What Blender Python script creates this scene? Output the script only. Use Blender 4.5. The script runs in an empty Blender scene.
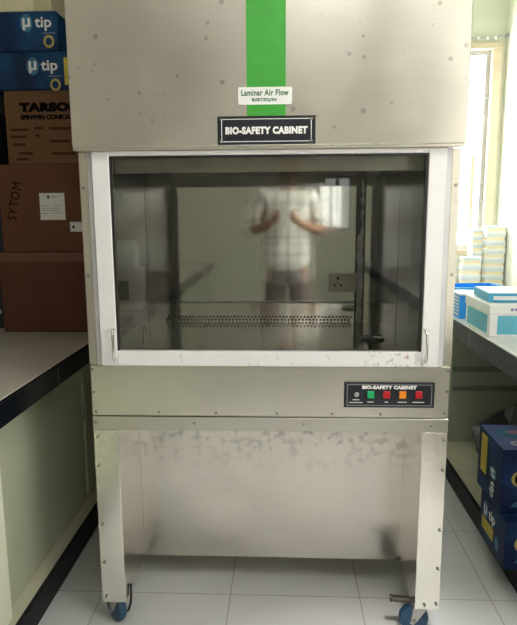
import bpy, bmesh, math, random
from mathutils import Vector, Matrix
random.seed(7)
SC = bpy.context.scene
COL = SC.collection
S = 0.88            # the scene is laid out on a 1.2 m wide cabinet, then brought to its real size

# ------------------------------------------------------------------ materials
def _new(name):
    m = bpy.data.materials.new(name); m.use_nodes = True
    nt = m.node_tree; nt.nodes.clear()
    out = nt.nodes.new('ShaderNodeOutputMaterial')
    return m, nt, out

def ramp(nt, fac, a, b, ca, cb):
    r = nt.nodes.new('ShaderNodeValToRGB')
    r.color_ramp.elements[0].position = a; r.color_ramp.elements[1].position = b
    r.color_ramp.elements[0].color = (*ca, 1) if len(ca) == 3 else ca
    r.color_ramp.elements[1].color = (*cb, 1) if len(cb) == 3 else cb
    r.color_ramp.interpolation = 'EASE'
    nt.links.new(fac, r.inputs[0]); return r.outputs[0]

def noise(nt, scale, detail=3, vec=None, stretch=None):
    n = nt.nodes.new('ShaderNodeTexNoise'); n.inputs['Scale'].default_value = scale; n.inputs['Detail'].default_value = detail
    if vec is None:
        tc = nt.nodes.new('ShaderNodeTexCoord'); vec = tc.outputs['Object']
    if stretch:
        mp = nt.nodes.new('ShaderNodeMapping'); mp.inputs['Scale'].default_value = stretch
        nt.links.new(vec, mp.inputs[0]); vec = mp.outputs[0]
    nt.links.new(vec, n.inputs['Vector']); return n.outputs['Fac']

def mixc(nt, fac, a, b, mode='MIX'):
    m = nt.nodes.new('ShaderNodeMix'); m.data_type = 'RGBA'; m.blend_type = mode
    for k, v in ((0, fac), (6, a), (7, b)):
        if hasattr(v, 'links'): nt.links.new(v, m.inputs[k])
        else: m.inputs[k].default_value = v if k == 0 else (*v, 1)
    return m.outputs[2]

def mat(name, col, rough=.5, metal=0., var=.06, nscale=8, bump=0., bscale=40, spec=.5, stretch=None):
    m, nt, out = _new(name)
    b = nt.nodes.new('ShaderNodeBsdfPrincipled')
    f = noise(nt, nscale, 4, stretch=stretch)
    c = ramp(nt, f, .3, .7, tuple(x * (1 - var) for x in col), tuple(min(1, x * (1 + var)) for x in col))
    nt.links.new(c, b.inputs['Base Color'])
    b.inputs['Roughness'].default_value = rough; b.inputs['Metallic'].default_value = metal
    b.inputs['Specular IOR Level'].default_value = spec
    if bump:
        bp = nt.nodes.new('ShaderNodeBump'); bp.inputs['Strength'].default_value = bump; bp.inputs['Distance'].default_value = .002
        nt.links.new(noise(nt, bscale, 3), bp.inputs['Height']); nt.links.new(bp.outputs[0], b.inputs['Normal'])
    nt.links.new(b.outputs[0], out.inputs[0]); return m

def steel(name, col=(.60, .575, .52), rough=.34, spots=0., mottle=0., streak=.03, sc=(2, 2, 60), wave=.01):
    """brushed stainless steel with optional round water spots and mottled staining"""
    m, nt, out = _new(name)
    b = nt.nodes.new('ShaderNodeBsdfPrincipled'); b.inputs['Metallic'].default_value = 1.
    tc = nt.nodes.new('ShaderNodeTexCoord'); v = tc.outputs['Object']
    br = noise(nt, 6, 4, v, sc)
    c = ramp(nt, br, .3, .7, tuple(x * .96 for x in col), tuple(min(1, x * 1.04) for x in col))
    big = noise(nt, 2.2, 3, v)
    c = mixc(nt, .5, c, ramp(nt, big, .35, .7, tuple(x * .93 for x in col), tuple(min(1, x * 1.05) for x in col)))
    if spots:
        vo = nt.nodes.new('ShaderNodeTexVoronoi'); vo.inputs['Scale'].default_value = 27.
        vo.inputs['Randomness'].default_value = 1.
        nt.links.new(v, vo.inputs['Vector'])
        # cell colour decides each spot's radius; many cells have none
        sp = nt.nodes.new('ShaderNodeSeparateColor'); nt.links.new(vo.outputs['Color'], sp.inputs[0])
        rr = nt.nodes.new('ShaderNodeMapRange'); rr.inputs[1].default_value = .25; rr.inputs[2].default_value = 1.
        rr.inputs[3].default_value = 0.; rr.inputs[4].default_value = .24; nt.links.new(sp.outputs[0], rr.inputs[0])
        d = nt.nodes.new('ShaderNodeMath'); d.operation = 'SUBTRACT'
        nt.links.new(rr.outputs[0], d.inputs[0]); nt.links.new(vo.outputs['Distance'], d.inputs[1])
        k = nt.nodes.new('ShaderNodeMapRange'); k.inputs[1].default_value = 0; k.inputs[2].default_value = .05
        k.inputs[3].default_value = 0; k.inputs[4].default_value = spots; nt.links.new(d.outputs[0], k.inputs[0])
        c = mixc(nt, k.outputs[0], c, tuple(x * .42 for x in col))
    if mottle:
        n2 = noise(nt, 38, 5, v)
        z = nt.nodes.new('ShaderNodeSeparateXYZ'); nt.links.new(v, z.inputs[0])
        mr = nt.nodes.new('ShaderNodeMapRange'); mr.inputs[1].default_value = .42; mr.inputs[2].default_value = .66
        mr.inputs[3].default_value = 0; mr.inputs[4].default_value = mottle; nt.links.new(z.outputs[2], mr.inputs[0])
        t = nt.nodes.new('ShaderNodeMath'); t.operation = 'MULTIPLY'
        th = nt.nodes.new('ShaderNodeMapRange'); th.inputs[1].default_value = .5; th.inputs[2].default_value = .62
        nt.links.new(n2, th.inputs[0]); nt.links.new(th.outputs[0], t.inputs[0]); nt.links.new(mr.outputs[0], t.inputs[1])
        c = mixc(nt, t.outputs[0], c, tuple(x * .45 for x in (col[0], col[1] * .96, col[2] * .88)))
    nt.links.new(c, b.inputs['Base Color'])
    rg = nt.nodes.new('ShaderNodeMapRange'); rg.interpolation_type = 'SMOOTHSTEP'; rg.inputs[1].default_value = .2; rg.inputs[2].default_value = .8
    rg.inputs[3].default_value = rough * .88; rg.inputs[4].default_value = rough * 1.15
    nt.links.new(noise(nt, 5, 3, v), rg.inputs[0]); nt.links.new(rg.outputs[0], b.inputs['Roughness'])
    nt.links.new(b.outputs[0], out.inputs[0]); return m

def emit(name, col, k):
    m, nt, out = _new(name)
    e = nt.nodes.new('ShaderNodeEmission'); e.inputs[1].default_value = k
    f = noise(nt, 1.5, 2)
    nt.links.new(ramp(nt, f, .3, .7, tuple(x * .96 for x in col), col), e.inputs[0])
    nt.links.new(e.outputs[0], out.inputs[0]); return m

def glass(name, tint=(.8, .82, .8), boost=1.5):
    m, nt, out = _new(name)
    t = nt.nodes.new('ShaderNodeBsdfTransparent'); t.inputs[0].default_value = (*tint, 1)
    g = nt.nodes.new('ShaderNodeBsdfGlossy'); g.inputs['Roughness'].default_value = 0.01
    fr = nt.nodes.new('ShaderNodeFresnel'); fr.inputs[0].default_value = boost
    mx = nt.nodes.new('ShaderNodeMixShader')
    nt.links.new(fr.outputs[0], mx.inputs[0]); nt.links.new(t.outputs[0], mx.inputs[1]); nt.links.new(g.outputs[0], mx.inputs[2])
    nt.links.new(mx.outputs[0], out.inputs[0]); return m

def tiles(name, col, grout, sx, sy, ox, oy, w=.003, axes=(0, 1), rough=.22, var=.03):
    m, nt, out = _new(name)
    b = nt.nodes.new('ShaderNodeBsdfPrincipled'); b.inputs['Roughness'].default_value = rough
    tc = nt.nodes.new('ShaderNodeTexCoord'); sp = nt.nodes.new('ShaderNodeSeparateXYZ'); nt.links.new(tc.outputs['Object'], sp.inputs[0])
    fs = []
    for ax, s, o in ((axes[0], sx, ox), (axes[1], sy, oy)):
        a = nt.nodes.new('ShaderNodeMath'); a.operation = 'SUBTRACT'; nt.links.new(sp.outputs[ax], a.inputs[0]); a.inputs[1].default_value = o
        p = nt.nodes.new('ShaderNodeMath'); p.operation = 'PINGPONG'; nt.links.new(a.outputs[0], p.inputs[0]); p.inputs[1].default_value = s / 2
        l = nt.nodes.new('ShaderNodeMath'); l.operation = 'LESS_THAN'; nt.links.new(p.outputs[0], l.inputs[0]); l.inputs[1].default_value = w / 2
        fs.append(l.outputs[0])
    mx = nt.nodes.new('ShaderNodeMath'); mx.operation = 'MAXIMUM'; nt.links.new(fs[0], mx.inputs[0]); nt.links.new(fs[1], mx.inputs[1])
    base = ramp(nt, noise(nt, 3, 4), .3, .7, tuple(x * (1 - var) for x in col), tuple(min(1, x * (1 + var)) for x in col))
    nt.links.new(mixc(nt, mx.outputs[0], base, grout), b.inputs['Base Color'])
    nt.links.new(b.outputs[0], out.inputs[0]); return m

def marked(name, col, mark, lo, hi, scale=30, rough=.4, stretch=None, gate=2.5):
    """painted surface with small clustered marks of dirt or rust"""
    m, nt, out = _new(name)
    b = nt.nodes.new('ShaderNodeBsdfPrincipled'); b.inputs['Roughness'].default_value = rough
    n1 = noise(nt, scale, 4, stretch=stretch)
    tc = nt.nodes.new('ShaderNodeTexCoord'); mp = nt.nodes.new('ShaderNodeMapping'); mp.inputs['Location'].default_value = (1.9, 0, .55); nt.links.new(tc.outputs['Object'], mp.inputs[0])
    n2 = noise(nt, gate, 2, mp.outputs[0])
    mul = nt.nodes.new('ShaderNodeMath'); mul.operation = 'MULTIPLY'; nt.links.new(n1, mul.inputs[0]); nt.links.new(n2, mul.inputs[1])
    mr = nt.nodes.new('ShaderNodeMapRange'); mr.inputs[1].default_value = lo; mr.inputs[2].default_value = hi
    nt.links.new(mul.outputs[0], mr.inputs[0])
    nt.links.new(mixc(nt, mr.outputs[0], col, mark), b.inputs['Base Color'])
    nt.links.new(b.outputs[0], out.inputs[0]); return m

def check_cloth(name, base, line, s=.05):
    m, nt, out = _new(name)
    b = nt.nodes.new('ShaderNodeBsdfPrincipled'); b.inputs['Roughness'].default_value = .85
    tc = nt.nodes.new('ShaderNodeTexCoord'); sp = nt.nodes.new('ShaderNodeSeparateXYZ'); nt.links.new(tc.outputs['Object'], sp.inputs[0])
    fs = []
    for ax in (0, 2):
        p = nt.nodes.new('ShaderNodeMath'); p.operation = 'PINGPONG'; nt.links.new(sp.outputs[ax], p.inputs[0]); p.inputs[1].default_value = s / 2 * (1.5 if ax == 2 else 1)
        l = nt.nodes.new('ShaderNodeMath'); l.operation = 'LESS_THAN'; nt.links.new(p.outputs[0], l.inputs[0]); l.inputs[1].default_value = s * .12
        fs.append(l.outputs[0])
    mx = nt.nodes.new('ShaderNodeMath'); mx.operation = 'ADD'; nt.links.new(fs[0], mx.inputs[0]); nt.links.new(fs[1], mx.inputs[1])
    h = nt.nodes.new('ShaderNodeMath'); h.operation = 'MULTIPLY'; nt.links.new(mx.outputs[0], h.inputs[0]); h.inputs[1].default_value = .5
    nt.links.new(mixc(nt, h.outputs[0], base, line), b.inputs['Base Color'])
    nt.links.new(b.outputs[0], out.inputs[0]); return m

def print_blue(name, dark=(.003, .016, .06), mid=(.005, .062, .165), spark=(.04, .22, .36)):
    """printed carton: navy to mid blue with small pale bubbles"""
    m, nt, out = _new(name)
    b = nt.nodes.new('ShaderNodeBsdfPrincipled'); b.inputs['Roughness'].default_value = .5; b.inputs['Specular IOR Level'].default_value = .25
    c = ramp(nt, noise(nt, 6, 2), .35, .72, dark, mid)
    n = noise(nt, 34, 3)
    k = nt.nodes.new('ShaderNodeMapRange'); k.inputs[1].default_value = .62; k.inputs[2].default_value = .74; k.inputs[4].default_value = .8
    nt.links.new(n, k.inputs[0])
    g = nt.nodes.new('ShaderNodeMapRange'); g.inputs[1].default_value = .45; g.inputs[2].default_value = .62
    nt.links.new(noise(nt, 5, 1), g.inputs[0])
    mu = nt.nodes.new('ShaderNodeMath'); mu.operation = 'MULTIPLY'; nt.links.new(k.outputs[0], mu.inputs[0]); nt.links.new(g.outputs[0], mu.inputs[1])
    nt.links.new(mixc(nt, mu.outputs[0], c, spark), b.inputs['Base Color'])
    nt.links.new(b.outputs[0], out.inputs[0]); return m

M = dict(
    hood=steel('steel_hood', (.73, .71, .645), .325, spots=.55),
    shell=steel('steel_shell', (.71, .685, .60), .325),
    bench=steel('steel_bench', (.95, .91, .84), .23, mottle=.6),
    legsteel=steel('steel_leg', (.80, .775, .71), .23, mottle=.2, sc=(40, 40, 2)),
    mirror=steel('polished_steel', (.82, .805, .76), .05, streak=.02, sc=(60, 2, 2)),
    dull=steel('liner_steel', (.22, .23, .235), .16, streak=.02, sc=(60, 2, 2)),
    railsteel=steel('steel_rail', (.58, .56, .50), .325),
    dull_skylit=steel('liner_steel_skylit', (.22, .275, .37), .16, streak=.02, sc=(60, 2, 2)),  # right lining: blue cast of sky light put into the steel colour
    deck=steel('deck_steel', (.70, .69, .66), .14, streak=.02),
    lintel=mat('lintel_steel', (.88, .86, .72), .4, .2, .1, 14),
    chrome=mat('chrome', (.72, .72, .7), .18, 1., .03),
    screw=mat('screw_steel', (.33, .32, .29), .4, 1., .1),
    hole=mat('hole_black', (.006, .006, .006), .8),
    white_frame=marked('white_aluminium', (.72, .72, .73), (.45, .38, .32), .385, .45, 90, .35, (1, 1, .7)),
    track=mat('grey_aluminium', (.56, .57, .59), .35, .3),
    gasket=mat('black_gasket', (.012, .012, .014), .5),
    pane=glass('sash_glass', (.86, .87, .86), 1.6),
    plate_black=mat('plate_black', (.010, .013, .019), .35, 0, .1),
    white_ink=mat('white_ink', (.78, .79, .78), .5),
    grey_ink=mat('grey_ink', (.30, .32, .33), .5),
    green_ink=mat('dark_green_ink', (.03, .13, .06), .6),
    green_tape=mat('green_tape', (.035, .29, .030), .5, 0, .05, 20),
    paper=mat('white_paper', (.76, .78, .76), .7, 0, .02),
    sw_green=mat('switch_green', (.01, .36, .12), .3), sw_red=mat('switch_red', (.42, .012, .02), .3),
    sw_orange=mat('switch_orange', (.75, .24, .015), .3),
    blue_rubber=mat('blue_rubber', (.010, .055, .125), .45, 0, .1), hub_grey=mat('hub_grey', (.50, .50, .48), .4, .6),
    pedal=mat('pedal_brown', (.045, .032, .030), .5),
    ivory=mat('ivory_plastic', (.85, .80, .60), .4),
    putty=mat('putty', (.90, .90, .82), .8, 0, .25, 40, .5, 60),
    wall=mat('wall_paint', (.70, .72, .59), .75, 0, .03, 2), wall_bright=mat('wall_cream', (.86, .86, .76), .75, 0, .03, 2),
    ceil=mat('ceiling_white', (.52, .50, .46), .8, 0, .02, 2),
    floor=tiles('floor_tiles', (.55, .565, .58), (.33, .33, .33), .45, .45, .31, .2, .0045, rough=.34),
    wall_tile=tiles('wall_tiles', (.36, .34, .30), (.18, .17, .15), .3, .3, 0, .9, .004, axes=(1, 2), rough=.15),
    counter_left=mat('counter_tile_grey', (.46, .44, .385), .22, 0, .04, 4),
    counter_right=mat('counter_tile_white', (.74, .75, .74), .22, 0, .04, 4),
    granite=mat('black_granite', (.006, .008, .012), .16, 0, .4, 60),
    plinth=mat('black_plinth', (.010, .011, .013), .5, 0, .3, 50, spec=.2),
    granite_right=mat('slate_edge', (.045, .049, .060), .6, 0, .3, 50),
    joint=mat('joint_white', (.30, .30, .28), .7),
    panel=mat('green_cream_panel', (.43, .46, .345), .5, 0, .03, 2), ledge=mat('cream_ledge', (.46, .445, .345), .5, 0, .08, 5),
    panel_r=mat('grey_green_panel', (.40, .43, .35), .6, 0, .05, 3),
    rail_shade=mat('rail_shade_grey', (.20, .215, .18), .6),  # drawer rails darkened in colour to stand in for their shading
    iron=mat('dark_iron', (.03, .03, .028), .5, .4),
    card=mat('cardboard', (.115, .046, .018), .8, 0, .07, 5, .1, 90), card2=mat('cardboard_dark', (.092, .034, .014), .8, 0, .07, 5, .1, 90),
    card3=mat('cardboard_tan', (.150, .075, .030), .8, 0, .06, 5, .1, 90),
    tape=mat('brown_tape', (.14, .062, .030), .35), ink=mat('black_ink', (.004, .0035, .003), .9, spec=.1), faded=mat('faded_ink', (.06, .03, .014), .9, spec=.1),
    creambox=mat('cream_carton', (.70, .67, .45), .6, 0, .05, 6), creamflap=mat('cream_flap', (.52, .50, .30), .6),
    navy=print_blue('navy_print'), navy2=print_blue('navy_print_deep', (.005, .012, .05), (.010, .055, .17), (.06, .32, .55)),
    navytop=mat('navy_top_print', (.10, .13, .30), .3, 0, .35, 7), darkcarton=mat('dark_blue_carton', (.008, .014, .024), .6),
    halo=mat('cyan_print', (.035, .18, .29), .4), gold=mat('gold_print', (.50, .40, .12), .4), yellow=mat('yellow_label', (.56, .46, .06), .5),
    pink=mat('pink_print', (.55, .22, .30), .4),
    bag=mat('black_bag', (.020, .021, .022), .32, 0, .2, 10, .4, 12), bagv=mat('grey_bag', (.07, .07, .07), .35, 0, .2, 10, .4, 12),
    cyan=mat('sky_blue_print', (.11, .42, .58), .5), azure=mat('azure_plastic', (.008, .27, .75), .35), azure2=mat('azure_card', (.04, .36, .62), .4),
    whitecard=mat('white_card', (.78, .80, .80), .5), purple=mat('purple_ink', (.22, .20, .45), .6),
    clear=mat('milky_plastic', (.78, .78, .74), .3), tips=mat('yellow_tips', (.86, .72, .46), .5), palelid=mat('pale_blue_lid', (.62, .68, .70), .3),
    winframe=mat('beige_window_frame', (.62, .52, .37), .5), wingrey=mat('grey_window_frame', (.42, .42, .42), .5),
    sky_pane=emit('bright_sky_pane', (.93, .97, 1.), 12.), day_pane=emit('daylight_pane', (1., .97, .90), 6.), tube=emit('added_lamp_glow', (1., .97, .92), 75.), rear_pane=emit('rear_daylight', (1., .98, .92), 1.5),
    skin=mat('skin', (.30, .16, .10), .5), hair=mat('hair', (.012, .010, .009), .45), eye=mat('eye_white', (.75, .74, .7), .25), lip=mat('lip', (.28, .10, .085), .45),
    shirt=check_cloth('check_shirt', (.84, .83, .80), (.22, .21, .23), .085), trousers=mat('grey_trousers', (.12, .10, .10), .85), shoe=mat('black_shoe', (.015, .014, .013), .4),
    phone=mat('silver_phone', (.55, .54, .52), .3), doorwood=mat('door_grey', (.25, .24, .22), .5),
)

# ------------------------------------------------------------------ mesh building
class MB:
    def __init__(s): s.bm = bmesh.new(); s.mi = 0
    def _mark(s, f0):
        s.bm.faces.ensure_lookup_table()
        for f in s.bm.faces[f0:]: f.material_index = s.mi
    def box(s, x0, x1, y0, y1, z0, z1, bev=0., seg=1):
        f0 = len(s.bm.faces)
        t = bmesh.new()
        bmesh.ops.create_cube(t, size=1.)
        for v in t.verts:
            v.co = Vector(((x0 + x1) / 2 + v.co.x * (x1 - x0), (y0 + y1) / 2 + v.co.y * (y1 - y0), (z0 + z1) / 2 + v.co.z * (z1 - z0)))
        if bev: bmesh.ops.bevel(t, geom=t.edges[:], offset=bev, segments=seg, affect='EDGES', profile=.6)
        s.merge(t, f0); return s
    def merge(s, t, f0=None):
        if f0 is None: f0 = len(s.bm.faces)
        me = bpy.data.meshes.new('t'); t.to_mesh(me); t.free(); s.bm.from_mesh(me); bpy.data.meshes.remove(me); s._mark(f0)
    def cyl(s, p0, p1, r, r2=None, seg=20):
        r2 = r if r2 is None else r2
        p0, p1 = Vector(p0), Vector(p1); d = p1 - p0
        t = bmesh.new()
        bmesh.ops.create_cone(t, cap_ends=True, segments=seg, radius1=r, radius2=r2, depth=d.length)
        q = Vector((0, 0, 1)).rotation_difference(d.normalized()).to_matrix().to_4x4()
        t.transform(Matrix.Translation((p0 + p1) / 2) @ q)
        s.merge(t); return s
    def tube(s, pts, r, seg=8):
        pts = [Vector(p) for p in pts]; t = bmesh.new(); rings = []
        up = Vector((.31, .17, .93))
        for i, p in enumerate(pts):
            a = pts[max(0, i - 1)]; b = pts[min(len(pts) - 1, i + 1)]; d = (b - a).normalized()
            u = d.cross(up).normalized(); w = d.cross(u)
            rr = r[i] if isinstance(r, (list, tuple)) else r
            rings.append([t.verts.new(p + (u * math.cos(k * math.tau / seg) + w * math.sin(k * math.tau / seg)) * rr) for k in range(seg)])
        for a, b in zip(rings, rings[1:]):
            for k in range(seg): t.faces.new((a[k], a[(k + 1) % seg], b[(k + 1) % seg], b[k]))
        t.faces.new(rings[0][::-1]); t.faces.new(rings[-1])
        bmesh.ops.recalc_face_normals(t, faces=t.faces[:]); s.merge(t); return s
    def lathe(s, prof, c=(0, 0, 0), axis='z', seg=28):
        t = bmesh.new(); rings = []
        for r, h in prof:
            ring = []
            for k in range(seg):
                a = k * math.tau / seg
                p = (r * math.cos(a), r * math.sin(a), h)
                if axis == 'x': p = (h, p[0], p[1])
                if axis == 'y': p = (p[0], h, p[1])
                ring.append(t.verts.new(Vector(p) + Vector(c)))
            rings.append(ring)
        for a, b in zip(rings, rings[1:]):
            for k in range(seg): t.faces.new((a[k], a[(k + 1) % seg], b[(k + 1) % seg], b[k]))
        t.faces.new(rings[0][::-1]); t.faces.new(rings[-1])
        bmesh.ops.recalc_face_normals(t, faces=t.faces[:]); s.merge(t); return s
    def prism(s, pts, y0, y1, plane='xz'):
        """outline extruded along the remaining axis"""
        t = bmesh.new()
        def P(a, b, c): return {'xz': (a, c, b), 'yz': (c, a, b), 'xy': (a, b, c)}[plane]
        A = [t.verts.new(P(a, b, y0)) for a, b in pts]; B = [t.verts.new(P(a, b, y1)) for a, b in pts]
        n = len(pts)
        t.faces.new(A[::-1]); t.faces.new(B)
        for k in range(n): t.faces.new((A[k], A[(k + 1) % n], B[(k + 1) % n], B[k]))
        bmesh.ops.recalc_face_normals(t, faces=t.faces[:]); s.merge(t); return s
    def ell(s, c, r, seg=20, rings=14):
        t = bmesh.new(); bmesh.ops.create_uvsphere(t, u_segments=seg, v_segments=rings, radius=1.)
        for v in t.verts: v.co = Vector((c[0] + v.co.x * r[0], c[1] + v.co.y * r[1], c[2] + v.co.z * r[2]))
        s.merge(t); return s
    def build(s, name, mats, parent=None, smooth=False, loc=None, rz=0):
        me = bpy.data.meshes.new(name); s.bm.to_mesh(me); s.bm.free()
        for m in (mats if isinstance(mats, (list, tuple)) else [mats]): me.materials.append(m)
        return link(name, me, parent, smooth, loc, rz)

def link(name, me, parent=None, smooth=False, loc=None, rz=0):
    o = bpy.data.objects.new(name, me); COL.objects.link(o)
    if smooth:
        for p in me.polygons: p.use_smooth = True
        me.set_sharp_from_angle(angle=math.radians(40))
    if parent: o.parent = parent
    if loc: o.location = loc
    if rz: o.rotation_euler.z = rz
    return o

def tag(o, label, cat, group=None):
    o['label'] = label; o['category'] = cat
    if group: o['group'] = group
    return o
def thing(name, label, cat, loc=(0, 0, 0), rz=0, group=None):
    o = bpy.data.objects.new(name, None); COL.objects.link(o); o.location = loc; o.rotation_euler.z = rz
    o.empty_display_size = .05
    return tag(o, label, cat, group)
def struct(name, mb, m, smooth=False):
    o = mb.build(name, m, None, smooth); o['kind'] = 'structure'; return o
def bx(*a, bev=0., seg=1): return MB().box(*a, bev=bev, seg=seg)

def copy_tree(o, parent=None):
    c = o.copy(); COL.objects.link(c); c.parent = parent
    for ch in list(o.children): copy_tree(ch, c)
    return c

def text(name, body, m, parent, origin, U, V, w=None, h=None, bold=0., depth=.0012, spacing=1.):
    """lettering as a thin raised mesh; origin = centre of the line"""
    cu = bpy.data.curves.new('t', 'FONT'); cu.body = body; cu.size = 1.; cu.extrude = .01; cu.offset = bold; cu.space_character = spacing
    cu.resolution_u = 3
    ob = bpy.data.objects.new('t', cu); COL.objects.link(ob)
    dg = bpy.context.evaluated_depsgraph_get(); me = bpy.data.meshes.new_from_object(ob.evaluated_get(dg))
    bpy.data.objects.remove(ob); bpy.data.curves.remove(cu)
    xs = [v.co.x for v in me.vertices]; ys = [v.co.y for v in me.vertices]; zs = [v.co.z for v in me.vertices]
    cx, cy = (min(xs) + max(xs)) / 2, (min(ys) + max(ys)) / 2
    sx = w / (max(xs) - min(xs)) if w else None; sy = h / (max(ys) - min(ys)) if h else None
    sx = sx or sy; sy = sy or sx
    U, V = Vector(U), Vector(V); N = U.cross(V); O = Vector(origin)
    for v in me.vertices:
        v.co = O + U * ((v.co.x - cx) * sx) + V * ((v.co.y - cy) * sy) + N * ((v.co.z - min(zs)) / (max(zs) - min(zs)) * depth)
    me.materials.clear(); me.materials.append(m)
    o = link(name, me, parent); return o

X, Y, Z = Vector((1, 0, 0)), Vector((0, 1, 0)), Vector((0, 0, 1))

# ------------------------------------------------------------------ the room
RX, LX, FY, BY, H = 1.77, -1.80, 3.0, -6.2, 3.35
struct('floor', bx(LX - .1, RX + .1, BY - .1, FY + .1, -.1, 0), M['floor'])
struct('ceiling', bx(LX - .1, RX + .1, BY - .1, FY + .1, H, H + .1), M['ceil'])
# far wall with its window opening
WX0, WX1, WZ0, WZ1 = 1.02, 1.735, 1.16, 2.80
mb = MB(); mb.box(LX, WX0, FY, FY + .1, 0, H); mb.box(WX0, RX, FY, FY + .1, 0, WZ0); mb.box(WX0, RX, FY, FY + .1, WZ1, H); mb.box(WX1, RX, FY, FY + .1, WZ0, WZ1)
struct('wall_far', mb, M['wall'])
struct('added_light_block', bx(-.64, .66, .72, FY, 0, H), M['wall'])  # unseen block added behind the cabinet, keeps far window light off the left side
struct('added_beam_1', bx(LX, RX, -5.1, -4.75, H - .28, H), M['ceil'])  # unseen beam added to give the hood's reflection a soft band
# right wall with two window openings beside and behind the photographer
RW = ((-2.3, -1.0),); RZ0, RZ1 = 1.10, 2.65
mb = MB()
mb.box(RX, RX + .1, BY, FY + .1, 0, RZ0); mb.box(RX, RX + .1, BY, FY + .1, RZ1, H)
mb.box(RX, RX + .1, BY, RW[0][0], RZ0, RZ1); mb.box(RX, RX + .1, RW[0][1], FY + .1, RZ0, RZ1)
struct('wall_right', mb, M['wall_bright'])
struct('wall_left', bx(LX - .1, LX, BY, FY + .1, 0, H), M['wall_tile'])
# rear wall
QX0, QX1, QZ0, QZ1 = .56, .96, 1.28, 2.02
mb = MB(); mb.box(LX, QX0, BY - .1, BY, 0, H); mb.box(QX1, RX, BY - .1, BY, 0, H); mb.box(QX0, QX1, BY - .1, BY, 0, QZ0); mb.box(QX0, QX1, BY - .1, BY, QZ1, H)
struct('wall_rear', mb, M['wall_bright'])

# window_1: far window with safety bars
mb = MB(); t = .075
mb.box(WX0, WX1, FY - .03, FY + .06, WZ1 - .05, WZ1, .004); mb.box(WX0, WX1, FY - .03, FY + .06, WZ0, WZ0 + .05, .004)
mb.box(WX1 - t, WX1, FY - .03, FY + .06, WZ0 + .05, WZ1 - .05, .004); mb.box(WX0, WX0 + t, FY - .03, FY + .06, WZ0 + .05, WZ1 - .05, .004)
w1 = mb.build('window_1', M['winframe']); w1['kind'] = 'structure'
mb = MB(); a, b = WX0 + t, WX1 - t
for x0, x1 in ((b - .035, b), (a, a + .035)): mb.box(x0, x1, FY + .02, FY + .05, WZ0 + .05, WZ1 - .05)
mb.box(a + .035, b - .035, FY + .02, FY + .05, WZ1 - .085, WZ1 - .05); mb.box(a + .035, b - .035, FY + .02, FY + .05, WZ0 + .05, WZ0 + .085)
mb.build('casement_frame', M['wingrey'], w1)
for z in (1.40, 1.60, 1.74, 2.26, 2.395):
    MB().cyl((a, FY + .01, z), (b, FY + .01, z), .007, seg=10).build('window_bar', M['wingrey'], w1, True)
MB().box(1.545, 1.575, FY + .0, FY + .02, WZ0 + .05, 1.95).build('casement_stay', M['winframe'], w1)
bx(a + .03, b - .03, FY + .03, FY + .04, WZ0 + .08, WZ1 - .08).build('window_pane', M['sky_pane'], w1)
for x0, y0 in ((1.05, -1.55), (.25, -1.75)):  # unseen tubes added for even light on cabinet front and floor
    r = thing('added_tube_light', 'added unseen white tube light on the ceiling above the person, %s' % ('nearest the right wall' if x0 > .5 else 'nearest the middle of the room'), 'lamp', (x0, y0, H - .001), 0, 'added ceiling tube lights')
    bx(-.03, .03, -.64, .64, -.05, 0, bev=.003).build('housing', M['paper'], r)
    MB().cyl((0, -.59, -.075), (0, .59, -.075), .016).build('tube', M['tube'], r, True)
    for yy in (-.61, .61): bx(-.02, .02, yy - .02, yy + .02, -.10, -.05, bev=.003).build('end_cap', M['paper'], r)
r = thing('added_downlight', 'added unseen round ceiling lamp brightening the floor around the person', 'lamp', (.60, -1.35, H - .001))  # unseen lamp added to brighten the floor that the bench steel reflects
MB().lathe([(.06, -.03), (.085, -.03), (.09, -.001), (.06, -.001)]).build('housing', M['paper'], r, True)
MB().lathe([(.005, -.012), (.058, -.012), (.058, -.006), (.005, -.006)]).build('diffuser', M['tube'], r)
ld = bpy.data.lights.new('spot', 'SPOT'); ld.energy = 300; ld.color = (1., .95, .86); ld.spot_size = math.radians(56); ld.spot_blend = .5; ld.shadow_soft_size = .06
lo = bpy.data.objects.new('spot', ld); COL.objects.link(lo); lo.parent = r; lo.location = (0, 0, -.04)
# curtain wire above it
cr = thing('curtain_rod', 'thin metal curtain wire with small hooks above the barred window', 'curtain rod', (1.2, FY - .03, 2.83))
MB().tube([(-.5, 0, 0), (.1, 0, -.004), (.4, 0, .0), (.565, 0, .016)], .005).build('wire', M['wingrey'], cr, True)
for x in (.33, .40, .46): MB().box(x, x + .022, -.008, .008, -.012, .012, .003).build('hook', M['chrome'], cr)
MB().box(.55, .568, -.012, .03, .002, .03, .003).build('bracket', M['wingrey'], cr)
# window_2 in the right wall; window_3 in the rear wall
for n, (y0, y1) in zip(('window_2',), RW):
    mb = MB(); f = .05
    mb.box(RX - .02, RX + .06, y0, y1, RZ1 - f, RZ1); mb.box(RX - .02, RX + .06, y0, y1, RZ0, RZ0 + f)
    for yy in (y0, (y0 + y1) / 2 - f / 2, y1 - f): mb.box(RX - .02, RX + .06, yy, yy + f, RZ0 + f, RZ1 - f)
    w = mb.build(n, M['winframe']); w['kind'] = 'structure'
    bx(RX + .03, RX + .04, y0 + f, y1 - f, RZ0 + f, RZ1 - f).build('window_pane', M['day_pane'], w)
mb = MB(); f = .04
mb.box(QX0, QX1, BY - .06, BY + .02, QZ1 - f, QZ1); mb.box(QX0, QX1, BY - .06, BY + .02, QZ0, QZ0 + f)
for xx in (QX0, (QX0 + QX1) / 2 - f / 2, QX1 - f): mb.box(xx, xx + f, BY - .06, BY + .02, QZ0 + f, QZ1 - f)
w = mb.build('window_3', M['wingrey']); w['kind'] = 'structure'
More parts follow.
